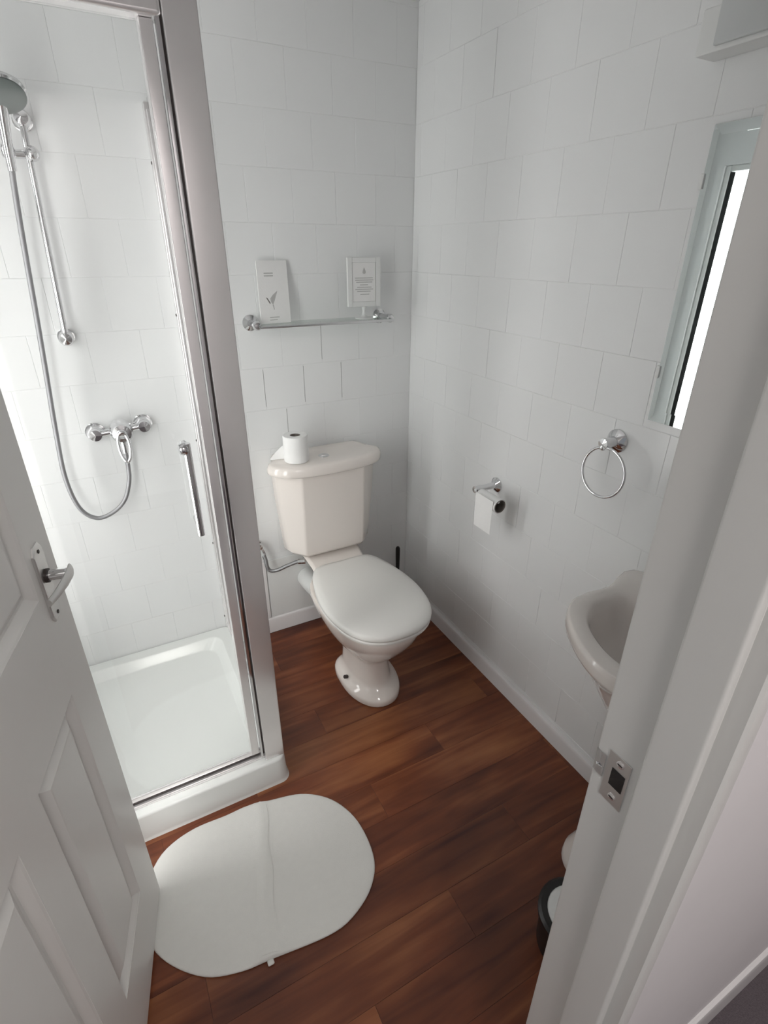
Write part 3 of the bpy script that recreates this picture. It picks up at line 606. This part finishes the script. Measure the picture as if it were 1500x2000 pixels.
# ------------------------------------------------------------------ right wall: paper holder, ring, mirror, light, basin
th = thing('paper_holder', 'chrome toilet paper holder on the right wall', 'paper holder', (0, -0.625, 0.827))
bm = B(); lathe(bm, [(0.0, 0), (0.027, 0), (0.027, 0.004), (0.020, 0.010), (0.012, 0.016), (0.0105, 0.06), (0.012, 0.075), (0.012, 0.098), (0.0, 0.10)], (0, -0.624, 0.829), (-1, 0, 0), 28); obj('mount', bm, 'chrome', th, 40)
bm = B(); tube(bm, [(-0.088, -0.624, 0.829), (-0.088, -0.742, 0.829)], 0.006, 12, smooth=False); obj('arm', bm, 'chrome', th, 40)
tp = thing('paper_roll', 'nearly finished paper roll hanging on the wall holder', 'toilet roll', (-0.088, -0.70, 0.829))
bm = B()
def open_tube(bm, p0, p1, ro, ri, seg=32):
    p0 = Vector(p0); p1 = Vector(p1); u, v = frame_of(p1 - p0)
    C_ = lambda p, r: [p + (u * math.cos(2 * math.pi * k / seg) + v * math.sin(2 * math.pi * k / seg)) * r for k in range(seg)]
    rg = [C_(p0, ro), C_(p1, ro), C_(p1, ri), C_(p0, ri), C_(p0, ro)]; ring_loft(bm, rg, False, False)
open_tube(bm, (-0.088, -0.650, 0.816), (-0.088, -0.752, 0.816), 0.0222, 0.0200); obj('core_tube', bm, 'card', tp, 40)
bm = B(); open_tube(bm, (-0.088, -0.650, 0.816), (-0.088, -0.7515, 0.816), 0.0245, 0.0223); obj('wound_paper', bm, 'tissue', tp, 40)
bm = B(); rings = []
for a, b in ((0.0252, 0.020), (0.0256, 0.0), (0.0262, -0.04), (0.0255, -0.07), (0.024, -0.105)):
    rings.append([Vector((-0.088 - a, -0.653, 0.816 + b)), Vector((-0.088 - a, -0.745 + 0.003 * abs(b) * 10, 0.816 + b)), Vector((-0.088 - a + .0006, -0.745 + 0.003 * abs(b) * 10, 0.816 + b)), Vector((-0.088 - a + .0006, -0.653, 0.816 + b))])
ring_loft(bm, rings); obj('hanging_sheet', bm, 'tissue', tp, 60)

tg = thing('towel_ring', 'chrome towel ring hanging below left of the mirror', 'towel ring', (0, -1.077, 1.127))
bm = B(); lathe(bm, [(0.0, 0), (0.031, 0), (0.031, 0.004), (0.024, 0.010), (0.014, 0.016), (0.012, 0.040), (0.014, 0.044), (0.014, 0.055), (0.0, 0.058)], (0, -1.075, 1.127), (-1, 0, 0), 28); obj('rose', bm, 'chrome', tg, 40)
bm = B(); lathe(bm, [(0.0, 0), (0.007, 0), (0.009, 0.005), (0.007, 0.012), (0.0, 0.013)], (-0.050, -1.073, 1.122), (0, 0, -1), 14); obj('ring_clasp', bm, 'chrome', tg, 40)
bm = B(); tube(bm, [(-0.050 + 0.008 * (1 - math.cos(2 * math.pi * k / 48)) * -0.6, -1.092 + 0.0665 * math.sin(2 * math.pi * k / 48), 1.054 + 0.0655 * math.cos(2 * math.pi * k / 48)) for k in range(48)], 0.0038, 10, smooth=False, closed=True); obj('ring', bm, 'chrome', tg, 60)

MY0, MY1, MZ0, MZ1 = -1.640, -1.150, 1.205, 1.795
mi = thing('wall_mirror', 'tall narrow mirror with sloped glass edges above the basin', 'mirror', (0, (MY0 + MY1) / 2, MZ0))
bm = B(); bv = 0.027
def mr(e, x): return [Vector((x, MY0 + e, MZ0 + e)), Vector((x, MY1 - e, MZ0 + e)), Vector((x, MY1 - e, MZ1 - e)), Vector((x, MY0 + e, MZ1 - e))]
ring_loft(bm, [mr(0, -0.0025), mr(0, -0.0056), mr(bv, -0.0059)], True, True); obj('mirror_glass', bm, 'mirror', mi)
for z in (1.32, 1.70):
    bm = B(); box(bm, -0.0095, -0.0008, MY1 - 0.004, MY1 + 0.006, z - 0.014, z + 0.014, 0.002); obj('mirror_clip', bm, 'plastic', mi, 40)

lt = thing('wall_light', 'white box light fitting on the wall above the mirror', 'wall light', (0, -1.36, 1.90))
bm = B(); box(bm, -0.058, -0.0008, -1.62, -1.112, 1.898, 1.968, 0.004); obj('light_body', bm, 'plastic', lt, 40)
bm = B(); box(bm, -0.066, -0.0575, -1.58, -1.150, 1.906, 1.975, 0.003); obj('diffuser', bm, 'diffuser', lt, 40)

ba = thing('wash_basin', 'cream pedestal wash basin half hidden by the door jamb', 'basin', (-0.2, -1.455, 0))
BC = -1.455; BZ = 0.822
bo = [(-0.004, .212), (-.145, .210), (-.215, .217), (-.262, .214), (-.300, .194), (-.330, .165), (-.358, .120), (-.382, .070), (-.395, .022)]
bo = [(x, BC + y) for x, y in bo] + [(x, BC - y) for x, y in bo[::-1]]
bo = resample(bo, 80); bo = [Vector((min(p.x, -0.004), p.y, 0)) for p in bo]
bcn = (-0.18, BC)
bi = [(-0.135, .135), (-.19, .168), (-.25, .165), (-.295, .135), (-.325, .09), (-.345, .03)]
bi = [(x, BC + y) for x, y in bi] + [(x, BC - y) for x, y in bi[::-1]]
bi = resample(bi, 80)
# align start of inner ring with outer ring by angle
def by_angle(ring, c, n=72):
    out = []
    for k in range(n):
        a = 2 * math.pi * (k + .5) / n; d = Vector((math.cos(a), math.sin(a))); best = None
        for i in range(len(ring)):
            p, q = ring[i], ring[(i + 1) % len(ring)]
            ex, ey = q.x - p.x, q.y - p.y; det = d.x * (-ey) + d.y * ex
            if abs(det) < 1e-12: continue
            rx, ry = p.x - c[0], p.y - c[1]
            t_ = (rx * (-ey) + ry * ex) / det; s_2 = (d.x * ry - d.y * rx) / det
            if t_ > 0 and -1e-6 <= s_2 <= 1 + 1e-6 and (best is None or t_ > best): best = t_
        out.append(Vector((c[0] + d.x * best, c[1] + d.y * best, 0)))
    return out
c_in = (-0.235, BC); bo = by_angle(bo, c_in); bi = by_angle(bi, c_in)
def bl(k): return lambda s, z: scale_ring(k, s, c_in, z)
o_, i_ = bl(bo), bl(bi)
def clampx(r): return [Vector((min(p.x, -0.0035), p.y, p.z)) for p in r]
bm = B()
ring_loft(bm, [clampx(o_((.30, .30), .62)), clampx(o_((.50, .45), .645)), clampx(o_((.64, .60), .69)), clampx(o_((.78, .76), .735)), clampx(o_((.91, .90), .772)), clampx(o_((.99, .99), .782)), clampx(o_((1, 1), .79)), clampx(o_((1.0, 1.0), .806)), clampx(o_((.985, .985), .819)), clampx(o_((.96, .965), BZ)),
               i_((1.06, 1.06), BZ), i_((1.0, 1.0), BZ - .006), i_((.95, .95), BZ - .03), i_((.85, .85), BZ - .08), i_((.65, .65), BZ - .12), i_((.3, .3), BZ - .135)])
bs = obj('basin_bowl', bm, 'basin', ba, 60)
bm = B(); box(bm, -0.055, -0.003, BC - .17, BC + .17, BZ - .01, BZ + 0.022, 0.010, 3); obj('upstand', bm, 'basin', ba, 50)
bm = B(); lathe(bm, [(0.0, 0), (0.020, 0), (0.020, 0.003), (0.0, 0.003)], (-0.235, BC, BZ - .135), (0, 0, 1), 20); obj('plug_hole', bm, 'chrome', ba, 40)
for dy in (-0.10, 0.10):
    bm = B(); lathe(bm, [(0.0, 0), (0.022, 0), (0.018, 0.01), (0.013, 0.02), (0.013, 0.055), (0.024, 0.06), (0.024, 0.085), (0.015, 0.092), (0.0, 0.093)], (-0.088, BC + dy, BZ), (0, 0, 1), 20); tube(bm, [(-0.088, BC + dy, BZ + .035), (-0.12, BC + dy, BZ + .045), (-0.155, BC + dy, BZ + .04), (-0.165, BC + dy, BZ + .02)], .009, 12, 6); obj('tap', bm, 'chrome', ba, 50)
def ped(hw, xf, z): return rrect(-xf, -0.03, BC - hw, BC + hw, min(hw, .075), z, 8)
bm = B(); ring_loft(bm, [ped(.098, .288, 0), ped(.100, .291, .01), ped(.098, .288, .035), ped(.086, .268, .07), ped(.075, .25, .14), ped(.072, .245, .40), ped(.085, .26, .56), ped(.11, .285, .66)]); obj('pedestal', bm, 'basin', ba, 50)

# small pedal bin on the floor by the jamb
bn = thing('pedal_bin', 'small black bin with pale lid beside the door jamb', 'bin', (-0.418, -1.545, 0))
bp_ = (-0.418, -1.545)
bm = B(); lathe(bm, [(0.0, 0), (0.070, 0), (0.073, 0.006), (0.078, 0.115), (0.0, 0.115)], (*bp_, 0), (0, 0, 1), 36); obj('bin_body', bm, 'black', bn, 40)
bm = B(); lathe(bm, [(0.06, 0.1155), (0.082, 0.1155), (0.085, 0.122), (0.085, 0.134), (0.078, 0.140), (0.064, 0.140), (0.06, 0.1155)], (*bp_, 0), (0, 0, 1), 36)
bmesh.ops.delete(bm, geom=[f for f in bm.faces if len(f.verts) > 4], context='FACES'); obj('bin_rim', bm, 'black', bn, 40)
bm = B(); lathe(bm, [(0.0, 0.118), (0.0635, 0.118), (0.0635, 0.138), (0.05, 0.148), (0.0, 0.154)], (*bp_, 0), (0, 0, 1), 36); obj('bin_lid', bm, 'plastic', bn, 40)

# ------------------------------------------------------------------ bath mat
mo = [(-1.316, -.864), (-1.269, -.823), (-1.193, -.803), (-1.10, -.806), (-1.038, -.805), (-.976, -.818), (-.867, -.847), (-.788, -.913), (-.748, -1.012), (-.752, -1.129), (-.796, -1.199), (-.871, -1.241), (-.945, -1.250), (-1.087, -1.231), (-1.16, -1.221), (-1.239, -1.191), (-1.311, -1.124), (-1.350, -1.05), (-1.358, -.95)]
mo = resample(mo, 96); mc = (-1.05, -1.03)
bm = B(); inner = []
rings = [scale_ring(mo, (.992, .992), mc, .0004), scale_ring(mo, (1, 1), mc, .003), scale_ring(mo, (.998, .998), mc, .006), scale_ring(mo, (.985, .985), mc, .0078), scale_ring(mo, (.95, .95), mc, .0083)] + [scale_ring(mo, (k, k), mc, .0083) for k in (.9, .82, .74, .66, .58, .5, .42, .34, .26, .18, .1)]
f0, f1 = Vector((-1.001, -.82)), Vector((-1.089, -1.23)); fd_ = (f1 - f0).normalized()
for r_ in rings[3:]:
    for p in r_:
        dist = abs((Vector((p.x, p.y)) - f0).cross(fd_)) if hasattr(Vector((0, 0)), 'cross') else 0
        p.z += 0.006 * math.exp(-(dist / 0.028) ** 2) + 0.0008 * math.sin(p.x * 31) * math.sin(p.y * 27)
ring_loft(bm, rings)
bmat = tag(obj('bath_mat', bm, 'mat', smooth=60, origin=(-1.05, -1.03, 0)), 'white rounded bath mat lying on the wood floor', 'bath mat')
for q, nm in ((f1 + fd_ * 0.006, 1), (f0 - fd_ * 0.004, 0)):
    bm = B(); box(bm, q.x - .008, q.x + .008, q.y - .007, q.y + .007, .0006, .007, .003); obj('mat_tab', bm, 'mat', bmat, 50)

bm = B(); sd_ = Vector((-fd_.y, fd_.x)); rings = []
for k in range(13):
    p = f0.lerp(f1, 0.02 + 0.96 * k / 12) + sd_ * 0.004 * math.sin(k * 1.3)
    hgt = 0.0034 * (0.6 + 0.4 * math.sin(math.pi * k / 12))
    rings.append([Vector((p.x + sd_.x * w, p.y + sd_.y * w, z)) for w, z in ((-.022, .0135), (-.013, .0142 + hgt * .35), (-.005, .0142 + hgt * .9), (0, .0142 + hgt), (.005, .0142 + hgt * .9), (.013, .0142 + hgt * .35), (.022, .0135), (.0, .010))])
ring_loft(bm, rings); obj('mat_fold', bm, 'mat', bmat, 60)
